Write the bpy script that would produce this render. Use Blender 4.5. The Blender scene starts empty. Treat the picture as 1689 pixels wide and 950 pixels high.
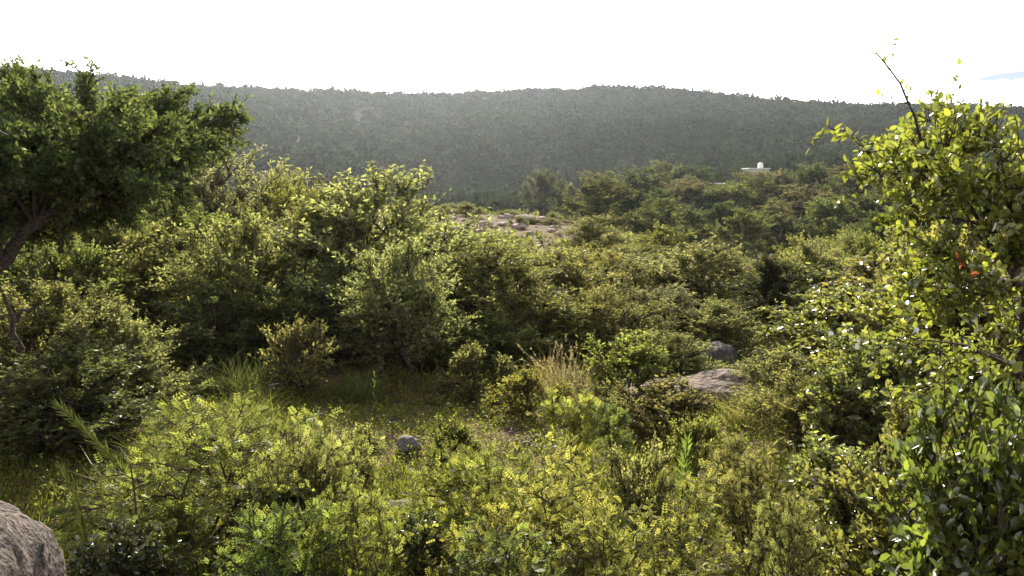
import bpy, math
import numpy as np
from mathutils import Vector, noise as mnoise

# ------------------------------------------------------------------ camera
scene = bpy.context.scene
R = math.radians
FPX = 1463.0                       # focal length in photo pixels (1689 x 950)
PITCH = R(7.2)                     # camera looks slightly down
EYE = np.array([0.0, 0.0, 2.6])    # standing on a ledge above the slope
cam_d = bpy.data.cameras.new('camera')
cam_d.sensor_fit = 'HORIZONTAL'; cam_d.sensor_width = 36.0
cam_d.lens = 36.0 * FPX / 1689.0
cam_d.clip_start = 0.05; cam_d.clip_end = 8000
cam = bpy.data.objects.new('camera', cam_d)
cam.location = EYE; cam.rotation_euler = (R(90) - PITCH, 0, 0)
scene.collection.objects.link(cam); scene.camera = cam

# ------------------------------------------------------------------ sky + sun
SUN_EL, SUN_AZ = R(29.0), R(-7.0)  # azimuth measured from +Y towards +X
world = bpy.data.worlds.new('World'); scene.world = world; world.use_nodes = True
wn, wl = world.node_tree.nodes, world.node_tree.links
wn.clear()
w_out = wn.new('ShaderNodeOutputWorld'); w_bg = wn.new('ShaderNodeBackground')
sky = wn.new('ShaderNodeTexSky'); sky.sky_type = 'NISHITA'; sky.sun_disc = False
sky.sun_elevation = SUN_EL; sky.sun_rotation = SUN_AZ
sky.altitude = 1500; sky.air_density = 1.0; sky.dust_density = 2.5; sky.ozone_density = 1.0
w_bg.inputs['Strength'].default_value = 0.125
# thin bright cloud veil with a few openings where the blue-grey sky shows
tc = wn.new('ShaderNodeTexCoord'); mp = wn.new('ShaderNodeMapping')
mp.inputs['Scale'].default_value = (1.6, 1.6, 16.0); mp.inputs['Location'].default_value = (0.0, 0.0, 0.55)
nz = wn.new('ShaderNodeTexNoise'); nz.inputs['Scale'].default_value = 1.3; nz.inputs['Detail'].default_value = 5
rp = wn.new('ShaderNodeValToRGB'); rp.color_ramp.elements[0].position = 0.30; rp.color_ramp.elements[1].position = 0.42
mxw = wn.new('ShaderNodeMix'); mxw.data_type = 'RGBA'
bw = wn.new('ShaderNodeRGBToBW'); cl = wn.new('ShaderNodeVectorMath'); cl.operation = 'MULTIPLY'; cl.inputs[1].default_value = (1.75, 1.74, 1.72)
wl.new(sky.outputs[0], bw.inputs[0]); wl.new(bw.outputs[0], cl.inputs[0]); wl.new(cl.outputs[0], mxw.inputs[7])
wl.new(tc.outputs['Generated'], mp.inputs['Vector']); wl.new(mp.outputs[0], nz.inputs['Vector'])
wl.new(nz.outputs[0], rp.inputs[0])
vs = wn.new('ShaderNodeMath'); vs.operation = 'MULTIPLY'; vs.inputs[1].default_value = 0.95
wl.new(rp.outputs[0], vs.inputs[0]); wl.new(vs.outputs[0], mxw.inputs[0])
wl.new(sky.outputs[0], mxw.inputs[6]); 
sep = wn.new('ShaderNodeSeparateXYZ'); wl.new(tc.outputs['Generated'], sep.inputs[0])
def wm(op, a, b):
    n = wn.new('ShaderNodeMath'); n.operation = op
    for i, v in enumerate((a, b)):
        if isinstance(v, (int, float)): n.inputs[i].default_value = v
        else: wl.new(v, n.inputs[i])
    return n.outputs[0]
nw = wn.new('ShaderNodeTexNoise'); nw.inputs['Scale'].default_value = 14; nw.inputs['Detail'].default_value = 6
mw = wn.new('ShaderNodeMapping'); mw.inputs['Scale'].default_value = (1, 1, 5); wl.new(tc.outputs['Generated'], mw.inputs[0]); wl.new(mw.outputs[0], nw.inputs['Vector'])
wob = wm('SUBTRACT', nw.outputs[0], .5)
uu = wm('DIVIDE', sep.outputs[0], wm('MAXIMUM', sep.outputs[1], .05))
hz_ = wm('SQRT', wm('ADD', wm('MULTIPLY', sep.outputs[0], sep.outputs[0]), wm('MULTIPLY', sep.outputs[1], sep.outputs[1])), 0.0)
vv = wm('ADD', wm('DIVIDE', sep.outputs[2], wm('MAXIMUM', hz_, .05)), wm('MULTIPLY', wob, .012))
tot = None
for cu, cv, au, av_ in ((.59, .0955, .10, .007), (.615, .1125, .075, .0065), (.90, .14, .14, .012), (-1.1, .12, .2, .01), (.2, .55, .3, .04)):
    eu = wm('DIVIDE', wm('SUBTRACT', uu, cu), au); ev = wm('DIVIDE', wm('SUBTRACT', vv, cv), av_)
    q = wm('SUBTRACT', 1.0, wm('ADD', wm('MULTIPLY', eu, eu), wm('MULTIPLY', ev, ev)))
    q = wm('MAXIMUM', wm('ADD', q, wm('MULTIPLY', wob, 1.6)), 0.0)
    tot = q if tot is None else wm('MAXIMUM', tot, q)
fac = wm('MINIMUM', wm('MULTIPLY', tot, 1.6), .97)
mxc = wn.new('ShaderNodeMix'); mxc.data_type = 'RGBA'
gc = wn.new('ShaderNodeVectorMath'); gc.operation = 'MULTIPLY'; gc.inputs[1].default_value = (.15, .19, .245)
wl.new(bw.outputs[0], gc.inputs[0]); wl.new(fac, mxc.inputs[0]); wl.new(mxw.outputs[2], mxc.inputs[6]); wl.new(gc.outputs[0], mxc.inputs[7])
wl.new(mxc.outputs[2], w_bg.inputs[0]); wl.new(w_bg.outputs[0], w_out.inputs[0])

sun_d = bpy.data.lights.new('sun', 'SUN'); sun_d.energy = 5.0; sun_d.angle = R(0.6); sun_d.color = (1.0, 0.90, 0.73)
sun = bpy.data.objects.new('sun', sun_d); scene.collection.objects.link(sun)
to_sun = Vector((math.sin(SUN_AZ) * math.cos(SUN_EL), math.cos(SUN_AZ) * math.cos(SUN_EL), math.sin(SUN_EL)))
sun.rotation_euler = to_sun.to_track_quat('Z', 'Y').to_euler()
sun.location = (0, 0, 120)

vsn = scene.view_settings
vsn.view_transform = 'Standard'; vsn.look = 'None'; vsn.exposure = 1.45; vsn.gamma = 1.0
vsn.use_curve_mapping = False
cy = scene.cycles
cy.max_bounces = 7; cy.diffuse_bounces = 3; cy.glossy_bounces = 2; cy.transmission_bounces = 5; cy.volume_bounces = 1
cy.transparent_max_bounces = 4; cy.caustics_reflective = False; cy.caustics_refractive = False
cy.use_denoising = True; cy.sample_clamp_indirect = 4.0

# ------------------------------------------------------------------ helpers
COL = scene.collection
rng = np.random.default_rng(11)

def pix_dir(px, py):
    dx, dy = (px - 844.5) / FPX, (475.0 - py) / FPX
    c, s = math.cos(PITCH), math.sin(PITCH)
    return np.array([dx, c + dy * s, -s + dy * c])

def pix_at(px, py, r):
    """point on the ray through a photo pixel whose horizontal distance from the eye is r"""
    d = pix_dir(px, py)
    return EYE + d * (r / math.hypot(d[0], d[1]))

def nrm(a):
    return a / np.maximum(np.linalg.norm(a, axis=-1, keepdims=True), 1e-9)

def link(o, parent=None):
    COL.objects.link(o)
    if parent is not None: o.parent = parent
    return o

def tag(o, label=None, cat=None, group=None, kind=None):
    if label: o['label'] = label
    if cat: o['category'] = cat
    if group: o['group'] = group
    if kind: o['kind'] = kind
    return o

def np_mesh(name, verts, faces, mat, attr=None, smooth=False):
    """faces: list of int arrays (n,3) or (n,4)"""
    me = bpy.data.meshes.new(name)
    verts = np.ascontiguousarray(verts, dtype=np.float32)
    loops = np.concatenate([f.ravel() for f in faces]).astype(np.int32)
    tot = np.concatenate([np.full(len(f), f.shape[1]) for f in faces]).astype(np.int32)
    start = np.concatenate([[0], np.cumsum(tot)[:-1]]).astype(np.int32)
    me.vertices.add(len(verts)); me.vertices.foreach_set('co', verts.ravel())
    me.loops.add(len(loops)); me.loops.foreach_set('vertex_index', loops)
    me.polygons.add(len(tot)); me.polygons.foreach_set('loop_start', start); me.polygons.foreach_set('loop_total', tot)
    if smooth: me.polygons.foreach_set('use_smooth', np.ones(len(tot), dtype=bool))
    me.update(calc_edges=True)
    if attr is not None:
        a = me.attributes.new('tint', 'FLOAT', 'POINT'); a.data.foreach_set('value', attr.astype(np.float32))
    me.materials.append(mat)
    return me

class Geo:
    def __init__(s): s.v = []; s.f3 = []; s.f4 = []; s.a = []; s.n = 0
    def add(s, v, f3=None, f4=None, a=None):
        v = v.reshape(-1, 3)
        if f3 is not None: s.f3.append(f3 + s.n)
        if f4 is not None: s.f4.append(f4 + s.n)
        s.v.append(v); s.a.append(np.zeros(len(v)) if a is None else a); s.n += len(v)
    def mesh(s, name, mat, smooth=False):
        fs = []
        if s.f3: fs.append(np.concatenate(s.f3))
        if s.f4: fs.append(np.concatenate(s.f4))
        return np_mesh(name, np.concatenate(s.v), fs, mat, np.concatenate(s.a), smooth)

def oval_leaves(g, P, D, N, L, W, tint, rg):
    """rounded, slightly curled six-point blade"""
    n = len(P); D = nrm(D); S = nrm(np.cross(D, N)); U = np.cross(S, D)
    L = L[:, None]; W = W[:, None] * rg.uniform(.75, 1.2, (n, 1)); c = rg.uniform(-.35, .15, (n, 1)) * L
    v = np.stack([P, P + D * L * .28 + S * W * .46 + U * L * .08, P + D * L * .7 + S * W * .40 + U * (L * .08 + c * .5), P + D * L + U * c,
                  P + D * L * .7 - S * W * .40 + U * (L * .08 + c * .5), P + D * L * .28 - S * W * .46 + U * L * .08, P + D * L * .5 + U * c * .25], 1)
    b = np.arange(n)[:, None] * 7
    f = np.concatenate([b + np.array([t]) for t in ([0, 1, 6], [1, 2, 6], [2, 3, 6], [3, 4, 6], [4, 5, 6], [5, 0, 6])])
    g.add(v, f3=f, a=np.repeat(tint, 7))

def leaves(g, P, D, N, L, W, tint, fold=0.12):
    """one folded four-point blade per leaf"""
    n = len(P)
    if n == 0: return
    D = nrm(D); S = nrm(np.cross(D, N)); U = np.cross(S, D)
    L = np.broadcast_to(L, (n,))[:, None]; W = np.broadcast_to(W, (n,))[:, None]
    v = np.stack([P, P + D * L * .45 + S * W * .5 + U * L * fold, P + D * L, P + D * L * .45 - S * W * .5 + U * L * fold], 1)
    b = np.arange(n)[:, None] * 4
    f = np.concatenate([b + np.array([[0, 1, 2]]), b + np.array([[0, 2, 3]])])
    g.add(v, f3=f, a=np.repeat(np.broadcast_to(tint, (n,)), 4))

def tubes(g, P, Rr, sides=4):
    """P (n,k,3) polylines, Rr (n,k) radii"""
    n, k, _ = P.shape
    T = nrm(np.gradient(P, axis=1))
    ref = np.where(np.abs(T[:, :1, 2:3]) > .8, np.array([[[1., 0, 0]]]), np.array([[[0, 0, 1.]]]))
    A = nrm(np.cross(T, np.broadcast_to(ref, T.shape))); B = np.cross(T, A)
    ang = np.linspace(0, 2 * math.pi, sides, endpoint=False)
    v = P[:, :, None] + Rr[:, :, None, None] * (A[:, :, None] * np.cos(ang)[None, None, :, None] + B[:, :, None] * np.sin(ang)[None, None, :, None])
    i = np.arange(n)[:, None, None] * k * sides; j = np.arange(k - 1)[None, :, None] * sides; s = np.arange(sides)[None, None, :]
    s2 = (s + 1) % sides
    q = np.stack([i + j + s, i + j + s2, i + j + sides + s2, i + j + sides + s], -1).reshape(-1, 4)
    g.add(v, f4=q)

def rnd(rg, n):
    return nrm(rg.normal(size=(n, 3)))

# value noise on arrays (smooth, deterministic)
def vnoise(x, y, seed=0):
    xi, yi = np.floor(x).astype(np.int64), np.floor(y).astype(np.int64)
    fx, fy = x - xi, y - yi
    fx, fy = fx * fx * (3 - 2 * fx), fy * fy * (3 - 2 * fy)
    def h(a, b):
        t = np.sin(a * 127.1 + b * 311.7 + seed * 74.7) * 43758.5453
        return t - np.floor(t)
    return (h(xi, yi) * (1 - fx) + h(xi + 1, yi) * fx) * (1 - fy) + (h(xi, yi + 1) * (1 - fx) + h(xi + 1, yi + 1) * fx) * fy

# ------------------------------------------------------------------ materials
def new_mat(name):
    m = bpy.data.materials.new(name); m.use_nodes = True
    nt = m.node_tree; nt.nodes.clear()
    return m, nt.nodes, nt.links

def leaf_mat(name, trans=0.5, gloss=0.05, rough=0.35, warm=(1.18, 1.22, 0.7), vary=0.55):
    """colour = object colour, varied per leaf; light shines through the blade"""
    m, N, Lk = new_mat(name)
    out = N.new('ShaderNodeOutputMaterial')
    oi = N.new('ShaderNodeObjectInfo'); at = N.new('ShaderNodeAttribute'); at.attribute_name = 'tint'
    mr = N.new('ShaderNodeMapRange'); mr.inputs[3].default_value = 1 - vary; mr.inputs[4].default_value = 1 + vary
    Lk.new(at.outputs['Fac'], mr.inputs[0])
    mul = N.new('ShaderNodeVectorMath'); mul.operation = 'SCALE'
    Lk.new(oi.outputs['Color'], mul.inputs[0]); Lk.new(mr.outputs[0], mul.inputs['Scale'])
    hs = N.new('ShaderNodeHueSaturation')
    m2 = N.new('ShaderNodeMapRange'); m2.inputs[3].default_value = 0.508; m2.inputs[4].default_value = 0.486
    Lk.new(at.outputs['Fac'], m2.inputs[0]); Lk.new(m2.outputs[0], hs.inputs['Hue'])
    Lk.new(mul.outputs[0], hs.inputs['Color'])
    tw = N.new('ShaderNodeVectorMath'); tw.operation = 'MULTIPLY'; tw.inputs[1].default_value = warm
    Lk.new(hs.outputs[0], tw.inputs[0])
    d = N.new('ShaderNodeBsdfDiffuse'); t = N.new('ShaderNodeBsdfTranslucent'); gl = N.new('ShaderNodeBsdfGlossy')
    gl.inputs['Roughness'].default_value = rough
    Lk.new(hs.outputs[0], d.inputs[0]); Lk.new(tw.outputs[0], t.inputs[0])
    a = N.new('ShaderNodeMixShader'); a.inputs[0].default_value = trans
    b = N.new('ShaderNodeMixShader'); b.inputs[0].default_value = gloss
    Lk.new(d.outputs[0], a.inputs[1]); Lk.new(t.outputs[0], a.inputs[2])
    Lk.new(a.outputs[0], b.inputs[1]); Lk.new(gl.outputs[0], b.inputs[2]); Lk.new(b.outputs[0], out.inputs[0])
    return m

def solid_mat(name, c1, c2, scale=6.0, rough=0.9, bump=0.3, detail=8, coord='Object', c3=None, scale3=2.0, bump_d=0.03):
    m, N, Lk = new_mat(name)
    out = N.new('ShaderNodeOutputMaterial'); p = N.new('ShaderNodeBsdfPrincipled')
    t = N.new('ShaderNodeTexCoord'); n = N.new('ShaderNodeTexNoise'); n.inputs['Scale'].default_value = scale; n.inputs['Detail'].default_value = detail
    src = N.new('ShaderNodeNewGeometry').outputs['Position'] if coord == 'World' else t.outputs[coord]
    Lk.new(src, n.inputs['Vector'])
    r = N.new('ShaderNodeValToRGB'); r.color_ramp.elements[0].position = .35; r.color_ramp.elements[1].position = .68
    r.color_ramp.elements[0].color = (*c1, 1); r.color_ramp.elements[1].color = (*c2, 1)
    Lk.new(n.outputs[0], r.inputs[0])
    col = r.outputs[0]
    if c3:
        n3 = N.new('ShaderNodeTexNoise'); n3.inputs['Scale'].default_value = scale3; n3.inputs['Detail'].default_value = 4
        Lk.new(src, n3.inputs['Vector'])
        r3 = N.new('ShaderNodeValToRGB'); r3.color_ramp.elements[0].position = .45; r3.color_ramp.elements[1].position = .6
        Lk.new(n3.outputs[0], r3.inputs[0])
        mx = N.new('ShaderNodeMix'); mx.data_type = 'RGBA'; mx.inputs[7].default_value = (*c3, 1)
        Lk.new(r3.outputs[0], mx.inputs[0]); Lk.new(col, mx.inputs[6]); col = mx.outputs[2]
    Lk.new(col, p.inputs['Base Color']); p.inputs['Roughness'].default_value = rough
    if 'Specular IOR Level' in p.inputs: p.inputs['Specular IOR Level'].default_value = 0.25
    b = N.new('ShaderNodeBump'); b.inputs['Strength'].default_value = bump; b.inputs['Distance'].default_value = bump_d
    Lk.new(n.outputs[0], b.inputs['Height']); Lk.new(b.outputs[0], p.inputs['Normal'])
    Lk.new(p.outputs[0], out.inputs[0])
    return m

M_LEAF = leaf_mat('leaf', trans=.64, gloss=.018, rough=.4)
M_BROAD = leaf_mat('broad_leaf', trans=.58, gloss=.02, rough=.4, vary=.5)
M_FAR = leaf_mat('far_leaf', trans=.4, gloss=.0, vary=.5)
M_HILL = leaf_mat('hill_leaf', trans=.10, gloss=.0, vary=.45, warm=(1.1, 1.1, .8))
M_SHINY = leaf_mat('shiny_leaf', trans=.6, gloss=.08, rough=.28, vary=.5)
M_GRASS = leaf_mat('grass_blade', trans=.5, gloss=.01, vary=.5)
M_BARK = solid_mat('bark', (.028, .021, .016), (.10, .075, .055), scale=30, bump=.8)
M_PALEBARK = solid_mat('pale_bark', (.07, .055, .04), (.20, .165, .125), scale=25, bump=.6)
M_ROCK = solid_mat('granite', (.05, .038, .034), (.25, .185, .155), scale=14, coord='World', bump=1.0, c3=(.10, .085, .07), scale3=4.0, detail=13, bump_d=.06)
M_DARKROCK = solid_mat('grey_stone', (.06, .055, .055), (.19, .17, .165), scale=22, bump=.8, coord='World', c3=(.12, .125, .09), scale3=6)
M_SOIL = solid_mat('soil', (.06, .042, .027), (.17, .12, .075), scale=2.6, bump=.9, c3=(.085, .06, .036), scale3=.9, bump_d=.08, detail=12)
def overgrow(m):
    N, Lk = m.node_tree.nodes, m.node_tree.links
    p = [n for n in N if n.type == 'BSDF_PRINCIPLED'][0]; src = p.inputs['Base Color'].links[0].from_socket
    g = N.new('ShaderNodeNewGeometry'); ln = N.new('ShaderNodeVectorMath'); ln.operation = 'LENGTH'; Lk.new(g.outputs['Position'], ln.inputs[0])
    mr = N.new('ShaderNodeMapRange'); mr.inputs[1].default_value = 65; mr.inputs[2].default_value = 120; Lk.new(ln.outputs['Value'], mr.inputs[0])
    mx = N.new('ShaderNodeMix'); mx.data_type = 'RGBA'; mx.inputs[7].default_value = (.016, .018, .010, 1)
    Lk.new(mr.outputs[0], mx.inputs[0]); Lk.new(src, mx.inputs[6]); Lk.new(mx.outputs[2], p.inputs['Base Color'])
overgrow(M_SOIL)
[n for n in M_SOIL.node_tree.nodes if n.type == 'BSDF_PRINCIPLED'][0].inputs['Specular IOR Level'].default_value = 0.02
M_WHITE = solid_mat('white_paint', (.66, .66, .64), (.82, .82, .80), scale=3, rough=.6, bump=.05)
M_WALL = solid_mat('plaster', (.38, .35, .31), (.55, .51, .45), scale=2, rough=.9, bump=.1)
M_PETAL = solid_mat('petal', (.75, .75, .72), (.85, .85, .83), scale=20, rough=.6, bump=.05)

# ------------------------------------------------------------------ terrain
COLS = np.array([-1400, 0, 400, 700, 900, 1100, 1300, 1500, 3200.])
RS = np.array([0, 6, 12, 20, 30, 42, 55, 75, 100, 140, 190, 260, 350, 450, 560, 900, 1500.])
TAB = {  # height (m) over the clearing, per azimuth column
    0:  [0, 0, 0, 0, 0, 0, 0, 0, 0],
    6:  [0, 0, 0, 0, 0, 0, 0, 0, 0],
    12: [.1, .05, 0, -.1, -.1, -.1, -.1, 0, 0],
    20: [.4, .3, .2, -.1, -.25, -.3, -.4, -.3, -.2],
    30: [.9, .6, .4, .1, -.2, -.6, -.9, -.9, -.7],
    42: [1.2, 1.0, .7, .3, -.05, -1.1, -2.0, -2.2, -2.0],
    55: [1.2, 1.0, .8, .5, .1, -1.9, -3.4, -3.4, -3.2],
    75: [.5, .3, -.2, -2.0, -2.8, -3.6, -4.2, -3.6, -3],
    100: [-1, -1.5, -2.5, -4, -3.8, -3.5, -2.6, -1.5, -1],
    140: [-1, -2, -3.5, -4.2, -2.7, -2.0, -.5, .8, 1.5],
    190: [2, 1, -1, -2.6, -2.4, -.5, 2.0, 3.5, 4],
    260: [6, 5, 3, 1, 1, 2, 4, 6, 6],
    350: [28, 26, 22, 19, 19, 19, 18, 18, 17],
}
CRX = np.array([-1400, 0, 180, 300, 430, 560, 680, 760, 850, 900, 1020, 1070, 1150, 1200, 1260, 1330, 1420, 1500, 1600, 1689, 3200.])
CRY = np.array([104, 117, 132, 145, 153, 155, 161, 161, 157, 154, 150, 151, 158, 163, 170, 175, 179, 181, 184, 186, 190.])
TH = np.linspace(-60, 60, 361)
PXT = 844.5 + FPX * np.tan(np.radians(TH)) / 1.0
RG = np.geomspace(1.0, 1500.0, 420)
def crest_z(px):
    y = np.interp(px, CRX, CRY)
    return np.array([pix_at(min(max(p, -1400), 3200), yy, 450.0)[2] for p, yy in zip(px, y)])
CZ = crest_z(PXT)
rows = [np.interp(PXT, COLS, TAB[int(r)]) for r in RS[:13]]
rows += [CZ, CZ - 5, CZ - 12, CZ - 25]
rows = np.array(rows)                                   # (len RS, theta)
HG = np.array([[0.0]])
HG = np.stack([np.interp(RG, RS, rows[:, i]) for i in range(len(TH))])   # (theta, r)
ker = np.exp(-np.linspace(-2, 2, 13) ** 2); ker /= ker.sum()
def smooth(a, axis):
    pad = [(0, 0), (0, 0)]; pad[axis] = (6, 6)
    b = np.pad(a, pad, mode='edge')
    return np.apply_along_axis(lambda v: np.convolve(v, ker, 'valid'), axis, b)
crest_i = np.argmin(np.abs(RG - 450))
HS = smooth(smooth(HG, 1), 0)
HS = HS + (HG[:, crest_i] - HS[:, crest_i])[:, None] * np.exp(-((np.log(RG) - math.log(450)) / .12) ** 2)[None]

def height(x, y):
    x = np.asarray(x, float); y = np.asarray(y, float)
    r = np.maximum(np.hypot(x, y), 1.0)
    th = np.degrees(np.arctan2(x, y)); th = np.where(np.abs(th) > 60, np.sign(th) * np.maximum(60 - (np.abs(th) - 60) * .5, 0), th)
    ti = np.clip((th + 60) / 120 * 360, 0, 359.999); ri = np.clip(np.log(r) / math.log(1500) * 419, 0, 418.999)
    t0 = ti.astype(int); r0 = ri.astype(int); ft = ti - t0; fr = ri - r0
    z = (HS[t0, r0] * (1 - ft) + HS[t0 + 1, r0] * ft) * (1 - fr) + (HS[t0, r0 + 1] * (1 - ft) + HS[t0 + 1, r0 + 1] * ft) * fr
    z = z + (vnoise(x / 1.7, y / 1.7, 1) - .5) * .16 * np.clip(r / 6, 0, 1) + (vnoise(x / .5, y / .5, 2) - .5) * .05
    far = np.clip((r - 60) / 200, 0, 1) * np.clip((460 - r) / 60, 0.15, 1)
    z = z + (vnoise(x / 62, y / 85, 3) - .5) * 9.0 * far * np.clip((440 - r) / 90, 0, 1) + (vnoise(x / 30, y / 30, 7) - .5) * 3.0 * far + (vnoise(x / 12, y / 12, 4) - .5) * 1.6 * far
    return z

def ground_at(px, r):
    d = pix_dir(px, 475.0); k = r / math.hypot(d[0], d[1])
    x, y = d[0] * k, d[1] * k
    return np.array([x, y, float(height(x, y))])

def build_ground():
    th = np.radians(np.concatenate([np.linspace(-42, 42, 337), np.linspace(44, 316, 104)]))
    rr = np.concatenate([[0.25], np.geomspace(.8, 1500, 330)])
    n, m = len(th), len(rr)
    X = np.sin(th)[:, None] * rr; Y = np.cos(th)[:, None] * rr
    Z = height(X, Y)
    v = np.stack([X, Y, Z], -1).reshape(-1, 3)
    i = np.arange(n)[:, None]; j = np.arange(m - 1)[None]
    i2 = (i + 1) % n
    q = np.stack([i * m + j, i * m + j + 1, i2 * m + j + 1, i2 * m + j], -1).reshape(-1, 4)
    v = np.concatenate([v, [[0, 0, float(height(0, 0))]]])
    ii = np.arange(n); f3 = np.stack([np.full(n, len(v) - 1), ii * m, ((ii + 1) % n) * m], -1)
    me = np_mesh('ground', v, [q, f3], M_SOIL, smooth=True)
    o = link(bpy.data.objects.new('ground', me)); o['kind'] = 'structure'
    return o
build_ground()

# ------------------------------------------------------------------ plant generator
def polyline(rg, A, B, k, bow, jit):
    """k-point lines from A to B (n,3), bowed upward and jittered"""
    t = np.linspace(0, 1, k)[None, :, None]
    P = A[:, None] * (1 - t) + B[:, None] * t
    L = np.linalg.norm(B - A, axis=1)[:, None, None]
    P[..., 2:3] += bow * L * t * (1 - t)
    P += rg.normal(size=P.shape) * jit * L * (t * (1.2 - t) * 2)
    return P

def sample_lines(rg, P, n, t0, t1):
    """n random points per line plus tangents"""
    m, k, _ = P.shape
    t = rg.uniform(t0, t1, size=(m, n)) * (k - 1); i = np.minimum(t.astype(int), k - 2); f = (t - i)[..., None]
    mi = np.arange(m)[:, None]
    a, b = P[mi, i], P[mi, i + 1]
    return (a * (1 - f) + b * f).reshape(-1, 3), nrm(b - a).reshape(-1, 3)

def plant(seed, H=2.4, W=2.6, n_main=9, n_sec=9, n_shoot=13, shoot=.42, per=22, leaf=.036, aspect=.45, low=.15,
          up=.35, stem_r=.035, spread=.5, leaf_mat_=None, bark=None, trunk_h=0.0, style='simple', sec_len=.38, leaf_stick=.75, keep=1.0, flat=0.0, limbs=None, cen=None, k2=(.28, 1.0)):
    """skeleton of limbs, side branches and leafy shoots inside a lumpy crown; returns (stem mesh, foliage mesh)"""
    rg = np.random.default_rng(seed)
    gs, gl = Geo(), Geo()
    base = np.zeros((n_main, 3)); base[:, :2] = rg.normal(size=(n_main, 2)) * .06 * W * (0 if trunk_h else 1); base[:, 2] = trunk_h * .9 - (0.0 if trunk_h else .05)
    az = np.linspace(0, 2 * math.pi, n_main, endpoint=False) + rg.uniform(-.35, .35, n_main)
    el = rg.uniform(low, 1.0, n_main) ** .85 * math.pi / 2
    rad = rg.uniform(.72, 1.0, n_main)
    hh = (H - trunk_h)
    tip = np.stack([np.cos(az) * np.cos(el) * W / 2 * rad * .8, np.sin(az) * np.cos(el) * W / 2 * rad * .8, trunk_h + hh * (.08 + .72 * np.sin(el) * rad)], 1)
    P1 = polyline(rg, base, tip, 7, .22, .05)
    if limbs is not None: P1 = limbs; n_main = len(limbs)
    r1 = stem_r * np.linspace(1, .28, 7)[None] * rg.uniform(.7, 1.1, (n_main, 1))
    tubes(gs, P1, r1, 5)
    if trunk_h:
        lean = np.array([[0, 0, -.1], [.03, .02, trunk_h * .5], [0, 0, trunk_h * .93]])[None]
        tubes(gs, lean, np.array([[stem_r * 1.9, stem_r * 1.5, stem_r * 1.3]]), 7)
    A2, T2 = sample_lines(rg, P1, n_sec, *k2)
    if cen is None: cen = np.array([0, 0, trunk_h + hh * .35])
    out = nrm(A2 - cen)
    D2 = nrm(T2 * .5 + out * .55 + rnd(rg, len(A2)) * .75 + np.array([0, 0, up * .5]))
    D2[:, 2] *= (1 - flat); D2 = nrm(D2)
    L2 = rg.uniform(.45, 1.1, len(A2)) * sec_len * W / 2
    B2 = A2 + D2 * L2[:, None]; B2[:, 2] = np.maximum(B2[:, 2], .05)
    P2 = polyline(rg, A2, B2, 5, .1, .06)
    tubes(gs, P2, stem_r * .30 * np.linspace(1, .35, 5)[None] * np.ones((len(A2), 1)), 4)
    A3, T3 = sample_lines(rg, P2, n_shoot, .12, 1.0)
    out = nrm(A3 - cen)
    D3 = nrm(T3 * .45 + out * spread + rnd(rg, len(A3)) * .6 + np.array([0, 0, up]))
    D3[:, 2] *= (1 - flat); D3 = nrm(D3)
    L3 = rg.uniform(.4, 1.0, len(A3)) ** 1.2 * shoot
    B3 = A3 + D3 * L3[:, None]; B3[:, 2] = np.maximum(B3[:, 2], .03)
    P3 = polyline(rg, A3, B3, 3, .08, .04)
    tubes(gs, P3, np.full((len(A3), 3), .0042) * np.array([1.15, .8, .3])[None], 3)
    lo, lt = sample_lines(rg, P3, per, .05, 1.0)
    if keep < 1:
        k = rg.random(len(lo)) < keep; lo, lt = lo[k], lt[k]
    n = len(lo)
    D = nrm(rnd(rg, n) * leaf_stick + lt * .55 + np.array([0, 0, .12]))
    Nn = nrm(rnd(rg, n) + np.array([0, 0, .6]))
    # leaves at shoot level share a tone, so that clumps differ
    tone = np.repeat(rg.normal(.5, .16, len(A3)), per)
    if keep < 1: tone = tone[k]
    tint = np.clip(tone + rg.normal(0, .2, n), 0, 1)
    sz = leaf * rg.uniform(.6, 1.3, n)
    if style == 'pinnate':        # every leaf is a feather of small leaflet pairs
        pairs = 4
        S = nrm(np.cross(D, Nn))
        for i in range(pairs):
            for sgn in (-1, 1):
                q = lo + D * (sz * (i + .8) / pairs)[:, None]
                leaves(gl, q, S * sgn + D * .55, Nn, sz * .42 * (1 - .12 * abs(i - 1)), sz * .20, tint, .0)
    elif style == 'oval':
        oval_leaves(gl, lo, D, Nn, sz, sz * aspect, tint, rg)
    else:
        leaves(gl, lo, D, Nn, sz, sz * aspect, tint)
    stem = gs.mesh('branches', bark or M_BARK); fol = gl.mesh('foliage', leaf_mat_ or M_LEAF)
    av = np.concatenate(gl.v)
    H = float(np.percentile(av[:, 2], 99)); W = float(np.percentile(np.hypot(av[:, 0], av[:, 1]), 93) * 2)
    return dict(stem=stem, fol=fol, H=H, W=W)

PROTO = {}
PROTO['thorn'] = [plant(100 + i, H=2.5, W=2.6, n_main=24, n_sec=8, n_shoot=9, shoot=.44, per=13, leaf=.062, aspect=.42, low=.02, up=.42, spread=.55, stem_r=.022) for i in range(4)]
PROTO['fluffy'] = [plant(120 + i, H=2.6, W=2.8, n_main=24, n_sec=8, n_shoot=11, shoot=.34, per=12, leaf=.055, aspect=.34, low=.1, up=.45, spread=.4) for i in range(2)]
PROTO['broad'] = [plant(140 + i, H=2.4, W=2.4, n_main=22, n_sec=8, n_shoot=9, shoot=.36, per=12, leaf=.058, aspect=.55, low=.05, up=.3, leaf_mat_=M_BROAD) for i in range(3)]
PROTO['feather'] = [plant(160 + i, H=1.2, W=2.0, n_main=13, n_sec=9, n_shoot=7, shoot=.24, per=6, leaf=.068, low=.08, up=.05, spread=.2, stem_r=.017, style='pinnate', flat=.6, sec_len=.5) for i in range(4)]
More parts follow.
